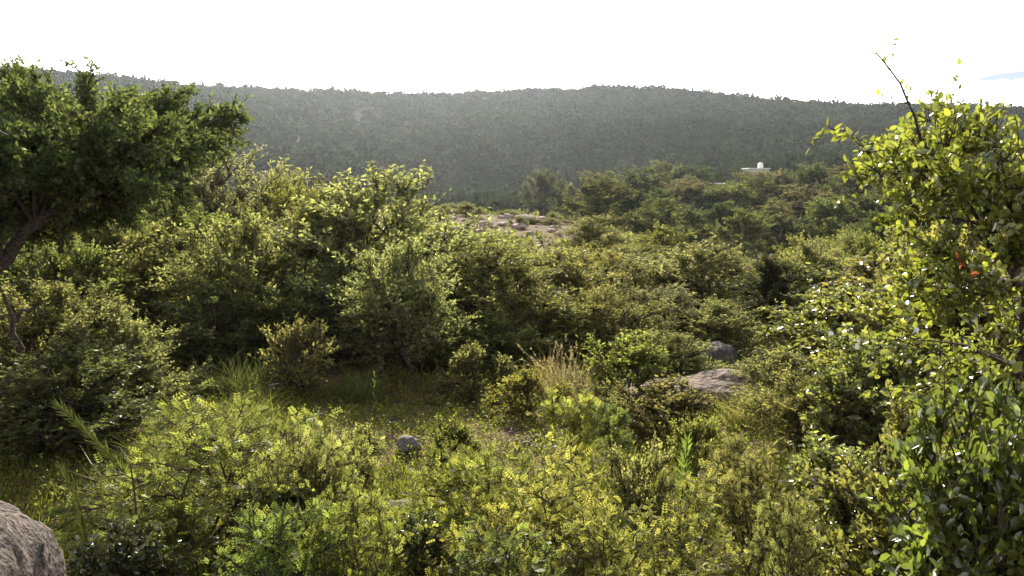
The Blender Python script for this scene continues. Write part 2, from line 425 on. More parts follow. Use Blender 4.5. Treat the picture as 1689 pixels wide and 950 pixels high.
PROTO['sapling'] = [plant(180 + i, H=1.3, W=.8, n_main=5, n_sec=6, n_shoot=6, shoot=.2, per=8, leaf=.06, low=.45, up=.35, stem_r=.012, style='pinnate', trunk_h=.35, sec_len=.6) for i in range(2)]
PROTO['low'] = [plant(200 + i, H=.8, W=1.1, n_main=10, n_sec=7, n_shoot=8, shoot=.2, per=10, leaf=.038, aspect=.5, low=.1, up=.5, stem_r=.012) for i in range(3)]
PROTO['bigleaf'] = [plant(240 + i, H=1.2, W=1.1, n_main=18, n_sec=9, n_shoot=7, shoot=.18, per=9, leaf=.04, aspect=.58, low=.05, up=.25, stem_r=.014, style='oval', leaf_mat_=M_SHINY) for i in range(3)]
PROTO['bigleaf_tall'] = [plant(250 + i, H=2.0, W=1.1, n_main=22, n_sec=10, n_shoot=7, shoot=.18, per=9, leaf=.042, aspect=.6, low=.1, up=.15, spread=.35, stem_r=.014, style='oval', leaf_mat_=M_SHINY) for i in range(2)]
PROTO['feather_tall'] = [plant(260 + i, H=1.05, W=.9, n_main=13, n_sec=7, n_shoot=6, shoot=.15, per=6, leaf=.045, low=.2, up=.08, spread=.3, stem_r=.011, style='pinnate', flat=.35, sec_len=.6) for i in range(3)]
PROTO['tree'] = [plant(220 + i, H=4.5, W=5.0, n_main=14, n_sec=10, n_shoot=10, shoot=.6, per=10, leaf=.16, aspect=.5, low=.05, up=.2, stem_r=.09, trunk_h=.8, leaf_mat_=M_FAR) for i in range(4)]

def place(kind, idx, px, r, top_y, width_px, tint, name, label, cat='shrub', group=None, rot=None, parts=('branches', 'foliage'), hmin=.25, h=None):
    p = PROTO[kind][idx % len(PROTO[kind])]
    g = ground_at(px, r)
    if h is None: h = max(pix_at(px, top_y, r)[2] - g[2], hmin)
    depth = r * math.cos(math.atan((px - 844.5) / FPX))
    w = width_px * depth / FPX
    if kind + '_tall' in PROTO and (h / p['H']) / (w / p['W']) > 1.45:    # a narrow, high plant grows from a narrow, high model
        q = PROTO[kind + '_tall']; p = q[idx % len(q)]
    e = bpy.data.objects.new(name, None); link(e); e.empty_display_size = .2
    e.location = g - np.array([0, 0, .02]); e.rotation_euler = (0, 0, rng.uniform(0, 6.28) if rot is None else rot)
    e.scale = (w / p['W'], w / p['W'], h / p['H'])
    tag(e, label, cat, group)
    s = link(bpy.data.objects.new(parts[0], p['stem']), e)
    f = link(bpy.data.objects.new(parts[1], p['fol']), e); f['kind'] = 'stuff'
    j = rng.normal(0, .07) + rng.normal(0, .03, 3)
    f.color = (*[max(c * (1 + v), .01) for c, v in zip(tint, j)], 1)
    return e

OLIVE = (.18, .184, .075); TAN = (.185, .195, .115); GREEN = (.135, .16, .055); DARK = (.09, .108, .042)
YELLOW = (.205, .205, .06); PALE = (.222, .230, .110); LIME = (.185, .20, .06)

# name, kind, photo column, distance, photo row of the top, photo width, colour, label
SHRUBS = [
 # --- left side
 ('shrub', 'fluffy', 375, 21, 243, 215, TAN, 'tan fluffy dome shaped shrub rising right of the leaning tree crown'),
 ('shrub', 'broad', 290, 17.5, 318, 190, GREEN, 'bright green leafy shrub under the right end of the leaning tree crown'),
 ('shrub', 'thorn', 190, 15.5, 345, 190, OLIVE, 'open olive shrub with thin dark stem right of the leaning trunk'),
 ('shrub', 'broad', 95, 14, 385, 170, GREEN, 'leafy green shrub directly below the leaning trunk'),
 ('shrub', 'thorn', 10, 15, 400, 180, OLIVE, 'olive shrub behind the leaning trunk at the left edge'),
 ('shrub', 'thorn', 70, 11.3, 468, 210, OLIVE, 'olive shrub above the dark tussocky bush at far left'),
 ('shrub', 'thorn', 205, 10.8, 515, 150, PALE, 'pale olive shrub between the dark far left bush and the clearing'),
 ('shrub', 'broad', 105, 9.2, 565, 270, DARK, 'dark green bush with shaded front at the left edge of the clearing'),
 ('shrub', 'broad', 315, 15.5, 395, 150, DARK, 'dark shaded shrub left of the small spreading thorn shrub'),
 ('shrub', 'thorn', 400, 14, 362, 190, PALE, 'spreading pale thorn shrub left of the tallest rounded shrub'),
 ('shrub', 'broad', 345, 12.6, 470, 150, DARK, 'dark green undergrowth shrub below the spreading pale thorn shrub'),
 ('shrub', 'low', 487, 10.9, 532, 135, OLIVE, 'small rounded olive bush at the back left of the clearing'),
 ('shrub', 'broad', 430, 13, 470, 140, GREEN, 'green shrub just behind the small rounded bush of the clearing'),
 ('shrub', 'fluffy', 465, 19, 303, 130, YELLOW, 'yellow green shrub between the tan dome shrub and the tallest rounded shrub'),
 # --- centre
 ('shrub', 'thorn', 610, 14.8, 292, 300, PALE, 'tallest rounded olive shrub in the middle of the thicket'),
 ('shrub', 'thorn', 525, 15.5, 318, 170, OLIVE, 'olive shrub leaning on the left flank of the tallest rounded shrub'),
 ('shrub', 'thorn', 700, 16, 352, 180, PALE, 'olive shrub on the right shoulder of the tallest rounded shrub'),
 ('shrub', 'thorn', 660, 11.9, 402, 175, PALE, 'spiky dark bottomed shrub standing in front of the tallest rounded shrub'),
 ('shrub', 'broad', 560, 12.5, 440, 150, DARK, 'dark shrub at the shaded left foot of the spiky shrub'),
 ('shrub', 'thorn', 770, 17.5, 384, 170, OLIVE, 'olive shrub in the thicket crest below the rocky knoll, left one'),
 ('shrub', 'thorn', 800, 13.6, 405, 190, OLIVE, 'broad olive shrub right of the spiky shrub'),
 ('shrub', 'fluffy', 865, 16.5, 408, 180, PALE, 'pale shrub in the thicket crest right below the rocky knoll'),
 ('shrub', 'thorn', 935, 14.8, 420, 190, OLIVE, 'olive shrub behind the dry grass tuft, nearest the knoll'),
 ('shrub', 'fluffy', 1005, 17, 415, 170, OLIVE, 'soft olive shrub in the thicket, right of the knoll'),
 ('shrub', 'thorn', 1070, 19, 428, 150, PALE, 'pale olive shrub in the thicket below the bright yellow bush'),
 ('shrub', 'broad', 1090, 33, 374, 95, LIME, 'bright yellow green bush standing before the far grove'),
 ('shrub', 'thorn', 975, 36, 358, 85, PALE, 'pale bush at the right end of the rocky knoll'),
 ('shrub', 'thorn', 1030, 28, 408, 110, OLIVE, 'low olive bush left below the bright yellow bush'),
 ('shrub', 'thorn', 1150, 17.5, 404, 180, PALE, 'rounded pale olive shrub left of the dark upright tree'),
 ('shrub', 'fluffy', 1095, 14.6, 470, 150, TAN, 'brownish shrub behind the low mound of granite'),
 ('shrub', 'fluffy', 1010, 13.3, 480, 160, OLIVE, 'olive brown shrub behind the dry grass tuft, right part'),
 ('shrub', 'thorn', 905, 12.8, 492, 170, OLIVE, 'olive shrub straight behind the dry grass tuft'),
 ('shrub', 'broad', 815, 12.2, 520, 150, GREEN, 'green shrub left behind the dry grass tuft'),
 ('shrub', 'thorn', 1190, 13.8, 498, 130, PALE, 'thorny shrub with bare twig tips above the dark round boulder'),
 ('shrub', 'broad', 740, 12.4, 515, 120, GREEN, 'bright leafed shrub at the right foot of the spiky shrub'),
 ('shrub', 'low', 780, 10.6, 570, 120, OLIVE, 'low olive bush at the back of the clearing, left of the dry grass'),
 ('shrub', 'low', 1045, 10.6, 552, 140, LIME, 'low light green bush left of the granite slab'),
 ('shrub', 'thorn', 1110, 11.6, 548, 110, PALE, 'small thorny bush standing left of the dark round boulder'),
 ('shrub', 'low', 870, 9.6, 612, 130, YELLOW, 'yellow green low bush in front of the dry grass tuft'),
 ('shrub', 'low', 1110, 9.0, 628, 170, OLIVE, 'low bush spreading in front of the granite slab'),
 ('shrub', 'low', 1000, 9.3, 640, 130, OLIVE, 'low olive bush right in front of the dry grass tuft'),
 ('shrub', 'low', 1155, 7.7, 690, 105, LIME, 'small round bush between granite slab and tall green herb'),
 # --- right side
 ('shrub', 'thorn', 1345, 24, 425, 130, PALE, 'pale shrub just right of the dark upright tree, further back'),
 ('shrub', 'bigleaf', 1400, 17.5, 432, 170, LIME, 'lime green shrub behind the yellow leafed right hand shrubs'),
 ('shrub', 'bigleaf', 1490, 14.5, 425, 190, YELLOW, 'yellow leafed shrub left of the near right tree'),
 ('shrub', 'bigleaf', 1385, 12, 475, 180, LIME, 'lime green shrub right of the dark upright tree'),
 ('shrub', 'bigleaf', 1520, 10.5, 445, 210, YELLOW, 'dense yellow green shrub behind the white flowers'),
 ('shrub', 'thorn', 1300, 10.4, 580, 130, PALE, 'pale grassy bush right of the granite slab'),
 ('shrub', 'bigleaf', 1450, 8.4, 560, 190, LIME, 'leafy bush under the white flowers'),
 ('shrub', 'thorn', 1345, 8.4, 620, 160, OLIVE, 'olive bush right below the granite slab'),
 ('shrub', 'bigleaf', 1610, 9.5, 380, 220, YELLOW, 'yellow green shrub behind the near right tree'),
 ('shrub', 'bigleaf', 1410, 6.3, 735, 170, LIME, 'dark hollow green bush at the lower right'),
 ('shrub', 'bigleaf', 1530, 5.2, 700, 230, LIME, 'glossy leafed bush at the foot of the near right tree'),
 ('shrub', 'bigleaf', 1640, 4.5, 660, 260, (.13, .17, .04), 'glossy dark green bush in the bottom right corner'),
 # --- foreground
 ('shrub', 'feather', 330, 6.2, 668, 430, LIME, 'feathery leaved acacia bush with low dark branches, front left'),
 ('shrub', 'feather', 500, 5.7, 715, 230, OLIVE, 'feathery bush beside the small grey stone, front left of centre'),
 ('shrub', 'feather', 810, 5.7, 735, 290, LIME, 'wide feathery acacia bush before the grey stone, front centre'),
 ('shrub', 'feather', 900, 5.0, 755, 300, YELLOW, 'yellow feathery bush overlapping the wide acacia, front centre right'),
 ('shrub', 'feather', 570, 4.8, 800, 180, LIME, 'feathery bush left of the bare soil patch at the bottom'),
 ('shrub', 'feather', 850, 4.4, 850, 230, GREEN, 'green feathery bush at the bottom edge below the wide acacia'),
 ('shrub', 'feather', 440, 4.5, 840, 240, GREEN, 'feathery bush at the bottom edge, front left'),
 ('shrub', 'feather', 1260, 5.7, 745, 150, OLIVE, 'upright feathery bush right of the tall green herb'),
 ('shrub', 'feather', 1120, 4.7, 800, 230, LIME, 'bright bush below the tall green herb'),
 ('shrub', 'feather', 1320, 4.6, 830, 140, OLIVE, 'thin stemmed feathery bush beside the bare soil at lower right'),
 ('shrub', 'feather', 1000, 4.3, 850, 240, YELLOW, 'feathery yellowish bush at the bottom edge, right of centre'),
 ('shrub', 'bigleaf', 680, 5.2, 850, 90, GREEN, 'small dark leafed bush right of the bare soil at the bottom'),
 ('shrub', 'low', 585, 7.4, 705, 110, OLIVE, 'low olive bush left of the small grey stone'),
 ('shrub', 'low', 1060, 6.6, 735, 120, PALE, 'pale low bush left of the tall green herb'),
 ('shrub', 'bigleaf', 175, 5.2, 870, 130, DARK, 'dark leafy bush in the shade right of the corner boulder'),
 ('shrub', 'low', 740, 7.6, 690, 100, LIME, 'light green low bush right of the small grey stone'),
 ('shrub', 'thorn', 1215, 6.8, 720, 90, OLIVE, 'open thorny bush between the tall green herb and the hollow bush'),
 ('sapling', 'sapling', 950, 7.1, 645, 120, LIME, 'thin young acacia sapling with dark stem in the clearing'),
 ('sapling', 'sapling', 1015, 7.6, 660, 80, GREEN, 'short sapling just right of the thin young acacia'),
]
for i, (nm, kd, px, r, ty, w, c, lb) in enumerate(SHRUBS):
    w *= {'thorn': 1.38, 'fluffy': 1.3, 'broad': 1.25, 'bigleaf': 1.3, 'feather': 1.08}.get(kd, 1.0)
    place(kd, i, px, r, ty, w, c, nm, lb, 'sapling' if nm == 'sapling' else 'shrub')

# dark upright tree with a visible trunk, right of the middle
PROTO['upright'] = [plant(300, H=3.4, W=1.9, n_main=9, n_sec=10, n_shoot=12, shoot=.4, per=14, leaf=.05, aspect=.5, low=.35, up=.5, stem_r=.04, trunk_h=.8, leaf_mat_=M_BROAD)]
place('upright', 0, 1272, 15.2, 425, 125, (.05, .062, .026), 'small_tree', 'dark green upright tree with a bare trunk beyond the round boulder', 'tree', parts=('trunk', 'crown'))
# lone tree beyond the knoll
place('tree', 0, 893, 122, 284, 66, (.12, .13, .075), 'tree', 'lone round tree standing in the valley beyond the rocky knoll', 'tree', parts=('trunk', 'crown'))
place('tree', 1, 925, 126, 300, 34, (.10, .11, .06), 'tree', 'small tree touching the right side of the lone valley tree', 'tree', parts=('trunk', 'crown'))

# ------------------------------------------------------------------ thicket fill: shrubs that nothing tells apart
def fill(n, pxr, rr, hr, wr, kinds, tints, label, group):
    k = 0
    while k < n:
        px, r = rng.uniform(*pxr), rng.uniform(*rr)
        depth = r * math.cos(math.atan((px - 844.5) / FPX))
        h, w = rng.uniform(*hr), rng.uniform(*wr)
        place(kinds[k % len(kinds)], int(rng.integers(9)), px, r, 0, w * FPX / depth, tints[k % len(tints)], 'shrub', label, 'shrub', group, h=h); k += 1
fill(16, (-60, 480), (19, 40), (1.2, 2.0), (1.6, 2.6), ['thorn', 'fluffy'], [OLIVE, GREEN, TAN], 'olive scrub shrub packed in behind the left thicket', 'left thicket shrubs')
fill(18, (740, 1280), (20, 33), (.45, .85), (1.4, 2.1), ['thorn', 'fluffy'], [OLIVE, PALE, YELLOW], 'olive scrub shrub packed in the thicket right of centre', 'right centre thicket shrubs')
fill(12, (1230, 1560), (17, 30), (1.2, 1.9), (1.4, 2.2), ['broad', 'thorn'], [LIME, OLIVE, PALE], 'leafy scrub shrub packed in behind the right hand shrubs', 'right thicket shrubs')
fill(15, (700, 985), (40, 60), (.3, .75), (.8, 1.6), ['thorn', 'low'], [OLIVE, TAN, PALE], 'small scrub bush among the stones of the knoll', 'knoll bushes')
#fill(14, (300, 700), (26, 50), (1.0, 1.7), (1.5, 2.4), ['thorn', 'fluffy'], [OLIVE, TAN, PALE], 'scrub shrub hidden behind the tallest rounded shrub', 'rear thicket shrubs')

# ------------------------------------------------------------------ far grove on the right
GR = [(-2, 'front'), (0, 'middle'), (2, 'rear')]
def grove(row, rr, n, x0, x1, tints, phrase):
    xs = np.sort(np.linspace(x0, x1, n) + rng.uniform(-14, 14, n))
    names = ['first', 'second', 'third', 'fourth', 'fifth', 'sixth', 'seventh', 'eighth', 'ninth', 'tenth', 'eleventh', 'twelfth', 'thirteenth', 'fourteenth', 'fifteenth', 'sixteenth']
    for i, px in enumerate(xs):
        r = rng.uniform(*rr); h = rng.uniform(3.0, 5.6) * row; w = h * rng.uniform(1.15, 1.6)
        for hx, hy, hr, ww in ((1245, 284, 172, 62), (1182, 304, 141, 45), (1432, 274, 186, 45)):     # roofs stay in sight above the crowns
            if abs(px - hx) < ww and r < hr: h = max(min(h, pix_at(px, hy, r)[2] - ground_at(px, r)[2]), 1.8)
        depth = r * math.cos(math.atan((px - 844.5) / FPX))
        place('tree', int(rng.integers(9)), px, r, 0, w * FPX / depth, tints[i % len(tints)], 'tree', '%s tree from the left in the %s of the far grove' % (names[i], phrase), 'tree', 'far grove trees', parts=('trunk', 'crown'), h=h)
DG = (.12, .135, .065); DG2 = (.08, .10, .05); BRN = (.165, .155, .095); MG = (.14, .16, .065)
grove(.9, (66, 78), 13, 990, 1560, [DG, DG2, MG], 'front row')
grove(1.0, (86, 100), 14, 985, 1600, [DG, MG, DG2, BRN], 'second row')
grove(1.25, (108, 124), 14, 985, 1640, [BRN, DG, MG], 'third row')
grove(1.3, (134, 150), 13, 1030, 1660, [DG, BRN, DG2], 'fourth row')
grove(.9, (160, 185), 10, 1270, 1680, [MG, DG], 'rearmost row')

# ------------------------------------------------------------------ hillside scrub (one far mass) and ground cover
def clump_points(n, rg, k, rad, hgt):
    u = rnd(rg, n * k); u[:, 2] = np.abs(u[:, 2])
    s = rg.uniform(.55, 1.05, (n * k, 1))
    return u * s * np.stack([np.repeat(rad, k), np.repeat(rad, k), np.repeat(hgt, k)], 1), u

def hillside():
    rg = np.random.default_rng(77); g = Geo()
    n = 19000; k = 36
    r = np.sqrt(rg.uniform(150 ** 2, 470 ** 2, n)); th = np.radians(rg.uniform(-44, 44, n))
    x, y = r * np.sin(th), r * np.cos(th)
    dens = vnoise(x / 22, y / 22, 9) * .6 + vnoise(x / 7, y / 7, 10) * .4
    kp = (dens > .02); x, y, r = x[kp], y[kp], r[kp]; n = len(x)
    z = height(x, y)
    rad = rg.uniform(.8, 2.2, n) * np.where(rg.random(n) < .08, 1.5, 1.0); big = rg.random(n) < .07; rad = np.where(big, rg.uniform(2.2, 3.4, n), rad); rad = np.where((np.abs(r - 448) < 9) & (rg.random(n) < .16), rg.uniform(2.0, 3.3, n), rad); hgt = rad * rg.uniform(.7, 1.25, n)
    off, u = clump_points(n, rg, k, rad, hgt)
    P = np.repeat(np.stack([x, y, z], 1), k, 0) + off
    m = n * k
    tint = np.clip(np.repeat(rg.normal(.38, .12, n) + big * .3 + (vnoise(x / 55, y / 40, 12) - .5) * .6, k) + rg.normal(0, .12, m), 0, 1)  # broad noise paints sun-caught and darker bands of the slope into the tint
    leaves(g, P, nrm(rnd(rg, m) + u * .5), nrm(u + rnd(rg, m) * .6), np.repeat(rad, k) * rg.uniform(.4, .75, m), np.repeat(rad, k) * rg.uniform(.3, .6, m), tint)
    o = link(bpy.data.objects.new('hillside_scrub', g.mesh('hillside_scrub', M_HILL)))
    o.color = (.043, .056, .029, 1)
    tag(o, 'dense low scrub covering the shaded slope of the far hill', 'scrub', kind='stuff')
hillside()

def field(rg, n, r0, r1, power=1.0, half=40):
    r = r0 + (r1 - r0) * rg.random(n) ** power; th = np.radians(rg.uniform(-half, half, n))
    return r * np.sin(th), r * np.cos(th), r

def herbs():
    rg = np.random.default_rng(5); g = Geo()
    x, y, r = field(rg, 60000, 3.2, 22, 1.25)
    d = vnoise(x / .8, y / .8, 21) * .6 + vnoise(x / 2.3, y / 2.3, 22) * .4
    kp = d > .15; x, y, r, d = x[kp], y[kp], r[kp], d[kp]; n = len(x); z = height(x, y)
    k = 7; m = n * k
    c = np.repeat(np.stack([x, y, z], 1), k, 0)
    hh = np.repeat(rg.uniform(.03, .2, n) * (d + .4), k)
    P = c + np.stack([rg.normal(0, .045, m), rg.normal(0, .045, m), hh * rg.random(m)], 1)
    D = nrm(rnd(rg, m) + np.array([0, 0, .35])); Nn = nrm(rnd(rg, m) * .5 + np.array([0, 0, 1]))
    s = rg.uniform(.018, .042, m) * np.repeat(1 + np.clip((r - 9) / 10, 0, 1.2), k)
    leaves(g, P, D, Nn, s, s * .55, np.clip(np.repeat(rg.normal(.5, .22, n), k) + rg.normal(0, .15, m), 0, 1))
    o = link(bpy.data.objects.new('ground_herbs', g.mesh('ground_herbs', M_LEAF))); o.color = (.15, .17, .035, 1)
    tag(o, 'low small leaved herbs carpeting the clearing floor', 'ground cover', kind='stuff')
    # thin short grass
    g = Geo(); x, y, r = field(rg, 15000, 3.2, 30, 1.4)
    d = vnoise(x / 1.4, y / 1.4, 31); kp = d > .42; x, y, r = x[kp], y[kp], r[kp]; n = len(x); z = height(x, y)
    k = 6; m = n * k
    P = np.repeat(np.stack([x, y, z], 1), k, 0) + np.stack([rg.normal(0, .03, m), rg.normal(0, .03, m), np.zeros(m)], 1)
    D = nrm(rnd(rg, m) * .5 + np.array([0, 0, 1])); Nn = rnd(rg, m)
    L = rg.uniform(.06, .2, m) * np.repeat(1 + np.clip((r - 9) / 16, 0, 1), k)
    leaves(g, P, D, Nn, L, .006 + L * .025, np.clip(rg.normal(.55, .25, m), 0, 1), .05)
    o = link(bpy.data.objects.new('short_grass', g.mesh('short_grass', M_GRASS))); o.color = (.15, .165, .04, 1)
    tag(o, 'thin short grass scattered through the clearing', 'grass', kind='stuff')
    # dead leaves and twig litter
    g = Geo(); x, y, r = field(rg, 9000, 3.2, 16, 1.2); n = len(x); z = height(x, y)
    P = np.stack([x, y, z + .006], 1); D = nrm(rnd(rg, n) * np.array([1, 1, .15])); Nn = nrm(rnd(rg, n) * .35 + np.array([0, 0, 1]))
    L = rg.uniform(.02, .06, n); leaves(g, P, D, Nn, L, L * .4, rg.random(n))
    # bare fallen twigs among it
    x, y, r = field(rg, 900, 3.5, 14, 1.1); n = len(x); a = rg.uniform(0, 6.28, n); L = rg.uniform(.06, .3, n)
    A = np.stack([x, y, height(x, y) + .01], 1); B = A + np.stack([np.cos(a) * L, np.sin(a) * L, rg.uniform(0, .06, n)], 1)
    tubes(g, polyline(rg, A, B, 4, .1, .06), np.full((n, 4), .003), 3)
    o = link(bpy.data.objects.new('leaf_litter', g.mesh('leaf_litter', M_GRASS))); o.color = (.26, .19, .11, 1)
    tag(o, 'dry leaf litter strewn over the bare soil', 'leaf litter', kind='stuff')
    # undergrowth further back
    g = Geo(); x, y, r = field(rg, 16000, 18, 215, 1.25); kp = (vnoise(x / 5, y / 5, 41) > .22) & ~((r > 37) & (r < 63) & (x / y > -.085) & (x / y < .085)); x, y, r = x[kp], y[kp], r[kp]; n = len(x); z = height(x, y)
    rad = rg.uniform(.12, .4, n) * (1 + r / 70); off, u = clump_points(n, rg, 14, rad, rad * .7); m = n * 14
    leaves(g, np.repeat(np.stack([x, y, z], 1), 14, 0) + off, nrm(rnd(rg, m) + u * .5), nrm(u + rnd(rg, m) * .5), np.repeat(rad, 14) * .5, np.repeat(rad, 14) * .3, np.clip(np.repeat(rg.normal(.5, .2, n), 14) + rg.normal(0, .12, m), 0, 1))
    o = link(bpy.data.objects.new('undergrowth', g.mesh('undergrowth', M_LEAF))); o.color = (.12, .125, .045, 1)
    tag(o, 'knee high undergrowth between the shrubs and across the valley', 'undergrowth', kind='stuff')
herbs()
def pebbles():
    rg = np.random.default_rng(8); g = Geo()
    x, y, r = field(rg, 2600, 3.5, 16, 1.1); n = len(x); s_ = rg.uniform(.008, .035, n) * np.where(rg.random(n) < .06, 1.9, 1)
    o8 = np.array([[1, 0, 0], [0, 1, 0], [-1, 0, 0], [0, -1, 0], [.7, .7, .55], [-.6, .6, .6], [-.6, -.7, .5], [.7, -.6, .6], [0, 0, .75], [0, 0, -.4]])
    v = np.stack([x, y, height(x, y)], 1)[:, None] + o8[None] * s_[:, None, None] * rg.uniform(.7, 1.25, (n, 10, 1))
    t = np.array([[0, 1, 4], [1, 2, 5], [2, 3, 6], [3, 0, 7], [0, 4, 7], [1, 5, 4], [2, 6, 5], [3, 7, 6], [4, 5, 8], [5, 6, 8], [6, 7, 8], [7, 4, 8]])
    g.add(v, f3=(np.arange(n)[:, None, None] * 10 + t[None]).reshape(-1, 3))
    o = link(bpy.data.objects.new('pebbles', g.mesh('pebbles', M_ROCK)))
    tag(o, 'small pebbles scattered over the soil of the clearing', 'pebbles', kind='stuff')
pebbles()

# ------------------------------------------------------------------ grass tufts
def tuft_mesh(seed, n, h, spread, droop, plume=False, w=.0032):
    rg = np.random.default_rng(seed); g = Geo()
    a = rg.uniform(0, 2 * math.pi, n); lean = rg.random(n) ** .7 * spread
    L = h * rg.uniform(.3, 1.05, n); k = 5
    t = np.linspace(0, 1, k)[None, :]
    out = (lean[:, None] * t + droop * lean[:, None] * t ** 2.5) * L[:, None]
    zz = L[:, None] * (t - .55 * droop * lean[:, None] * t ** 2.5)
    P = np.stack([np.cos(a)[:, None] * out, np.sin(a)[:, None] * out, zz], -1)
    P[..., :2] += rg.normal(0, .13, (n, 1, 2)); P[..., :2] += rg.normal(0, .02, (n, k, 2))
    wd = w * np.array([.7, 1, .9, .6, .1])[None] * rg.uniform(.7, 1.3, (n, 1))
    s = np.stack([-np.sin(a), np.cos(a), np.zeros(n)], 1)[:, None] + rg.normal(0, .5, (n, 1, 3)); s = nrm(s)
    v = np.stack([P - s * wd[..., None], P + s * wd[..., None]], 2)
    i = np.arange(n)[:, None] * k * 2; j = np.arange(k - 1)[None] * 2
    q = np.stack([i + j, i + j + 1, i + j + 3, i + j + 2], -1).reshape(-1, 4)
    g.add(v, f4=q, a=np.repeat(np.clip(rg.normal(.5, .22, n), 0, 1), k * 2))
    if plume:
        sel = rg.random(n) < .35; tip = P[sel, -1]; dr = nrm(P[sel, -1] - P[sel, -2]); kk = 14
        b = np.repeat(tip, kk, 0) - np.repeat(dr, kk, 0) * rg.uniform(0, .16, (len(tip) * kk, 1)); m = len(b)
        leaves(g, b, nrm(np.repeat(dr, kk, 0) + rnd(rg, m) * .6), rnd(rg, m), .035, .01, np.clip(rg.normal(.85, .1, m), 0, 1))
    return g.mesh('grass_tuft', M_GRASS)
TUFTS = [tuft_mesh(1, 420, .8, .6, .4), tuft_mesh(2, 420, .7, .75, .6), tuft_mesh(3, 260, .95, .5, .4, True)]
def tuft(idx, px, r, top_y, tint, label, wscale=1.0, group=None):
    g = ground_at(px, r); h = max(pix_at(px, top_y, r)[2] - g[2], .15)
    o = link(bpy.data.objects.new('grass_tuft', TUFTS[idx])); o.location = g; s = h / [.8, .7, .95][idx]
    o.scale = (s * wscale, s * wscale, s); o.rotation_euler = (0, 0, rng.uniform(0, 6.28)); o.color = (*tint, 1)
    tag(o, label, 'grass', group)
DRY = (.23, .195, .135); GG = (.16, .175, .055)
tuft(2, 935, 10.2, 566, DRY, 'pinkish dry grass tuft with pale plumes in the middle', 1.1)
tuft(2, 985, 10.4, 602, DRY, 'dry grass tuft just right of the pinkish plumed tuft', .9)
tuft(2, 895, 10.6, 590, (.24, .20, .10), 'half dry grass tuft just left of the pinkish plumed tuft', .9)
tuft(0, 330, 8.6, 668, OLIVE, 'green grass tuft at the left side of the clearing', 1.4)
tuft(1, 280, 8.0, 690, OLIVE, 'bright arching grass tuft in front of the dark left bush', 1.4)
tuft(0, 410, 8.8, 640, GG, 'sunlit grass tuft at the shaded edge of the clearing', 1.3)
tuft(1, 230, 6.8, 760, GG, 'long bladed grass tuft behind the feathery front left bush', 1.5)
tuft(0, 590, 10.6, 600, (.11, .13, .05), 'dark green grass tuft at the foot of the spiky shrub', 1.3)
tuft(1, 390, 10.8, 575, (.11, .13, .05), 'green grass tuft under the spreading pale thorn shrub', 1.3)
tuft(1, 1240, 9.6, 625, (.20, .19, .08), 'pale grass tuft right of the granite slab', 1.2)
tuft(0, 1340, 7.5, 730, GG, 'grass tuft at the edge of the lower right bushes', 1.2)
for k in range(26):
    tuft(int(rng.integers(2)), rng.uniform(120, 1400), rng.uniform(5.6, 9.6), 2000, GG, 'short green grass tuft on the clearing floor', 1.3, 'clearing grass tufts')

# ------------------------------------------------------------------ rocks
def rock_mesh(seed, mat, sub=4, rough=.22, flat=1.0):
    import bmesh
    bm = bmesh.new(); bmesh.ops.create_icosphere(bm, subdivisions=sub, radius=1.0)
    off = Vector((seed * 13.7, seed * 7.1, seed * 3.3))
    for v in bm.verts:
        n = v.co.normalized()
        a = mnoise.noise(n * 1.1 + off) * rough * 1.6 + mnoise.noise(n * 3.1 + off) * rough * .5 + mnoise.noise(n * 8 + off) * rough * .16
        ridge = abs(mnoise.noise(n * 2.2 - off)) * rough * .7
        v.co = n * (1 + a - ridge)
        v.co.z *= flat
    me = bpy.data.meshes.new('boulder'); bm.to_mesh(me); bm.free()
    for p in me.polygons: p.use_smooth = True
    me.materials.append(mat)
    return me
def rock(me, px, r, w_m, d_m, h_m, name, label, group=None, sink=.35, rot=None):
    g = ground_at(px, r)
    o = link(bpy.data.objects.new(name, me)); o.scale = (w_m / 2, d_m / 2, h_m / (1 + 1 - sink) )
    o.location = g + np.array([0, 0, o.scale[2] * (1 - sink)]); o.rotation_euler = (0, 0, rng.uniform(0, 6.28) if rot is None else rot)
    tag(o, label, 'rock', group); return o
RKG = rock_mesh(8, solid_mat('pale_stone', (.13, .12, .115), (.30, .28, .26), scale=8, bump=.9), 4, .3)
RKS = [rock_mesh(s, M_ROCK, 4) for s in (1, 2)]; RKD = rock_mesh(3, M_DARKROCK, 4, .16); RKB = rock_mesh(4, M_ROCK, 5, .12)
RKSM = [rock_mesh(s, M_ROCK, 3, .3) for s in (5, 6, 7)]
rock(RKS[0], 1190, 10.7, 1.5, 1.0, .33, 'granite_slab', 'pinkish brown granite slab half buried among low bushes', sink=.7, rot=.2)
rock(RKS[1], 1075, 10.8, 1.1, .8, .2, 'granite_slab', 'low flat granite slab left of the larger slab', sink=.75, rot=.6)
rock(RKD, 1188, 12.6, .46, .5, .42, 'boulder', 'dark round boulder standing behind the granite slab', sink=.4)
rock(RKG, 672, 8.2, .23, .2, .15, 'stone', 'small grey stone alone in the middle of the clearing', sink=.35)
rock(RKS[1], 1215, 8.0, .35, .25, .14, 'stone', 'flat stone in the shade below the granite slab', sink=.5)
rock(RKSM[0], 1310, 7.4, .2, .16, .12, 'stone', 'small dark stone left of the hollow green bush', sink=.4)
rock(RKSM[1], 650, 6.7, .4, .3, .1, 'stone', 'flat pinkish stone at the soil patch beside the front bushes', sink=.6)
rock(RKSM[2], 1375, 6.6, .25, .2, .1, 'stone', 'pale flat stone before the hollow green bush', sink=.5)
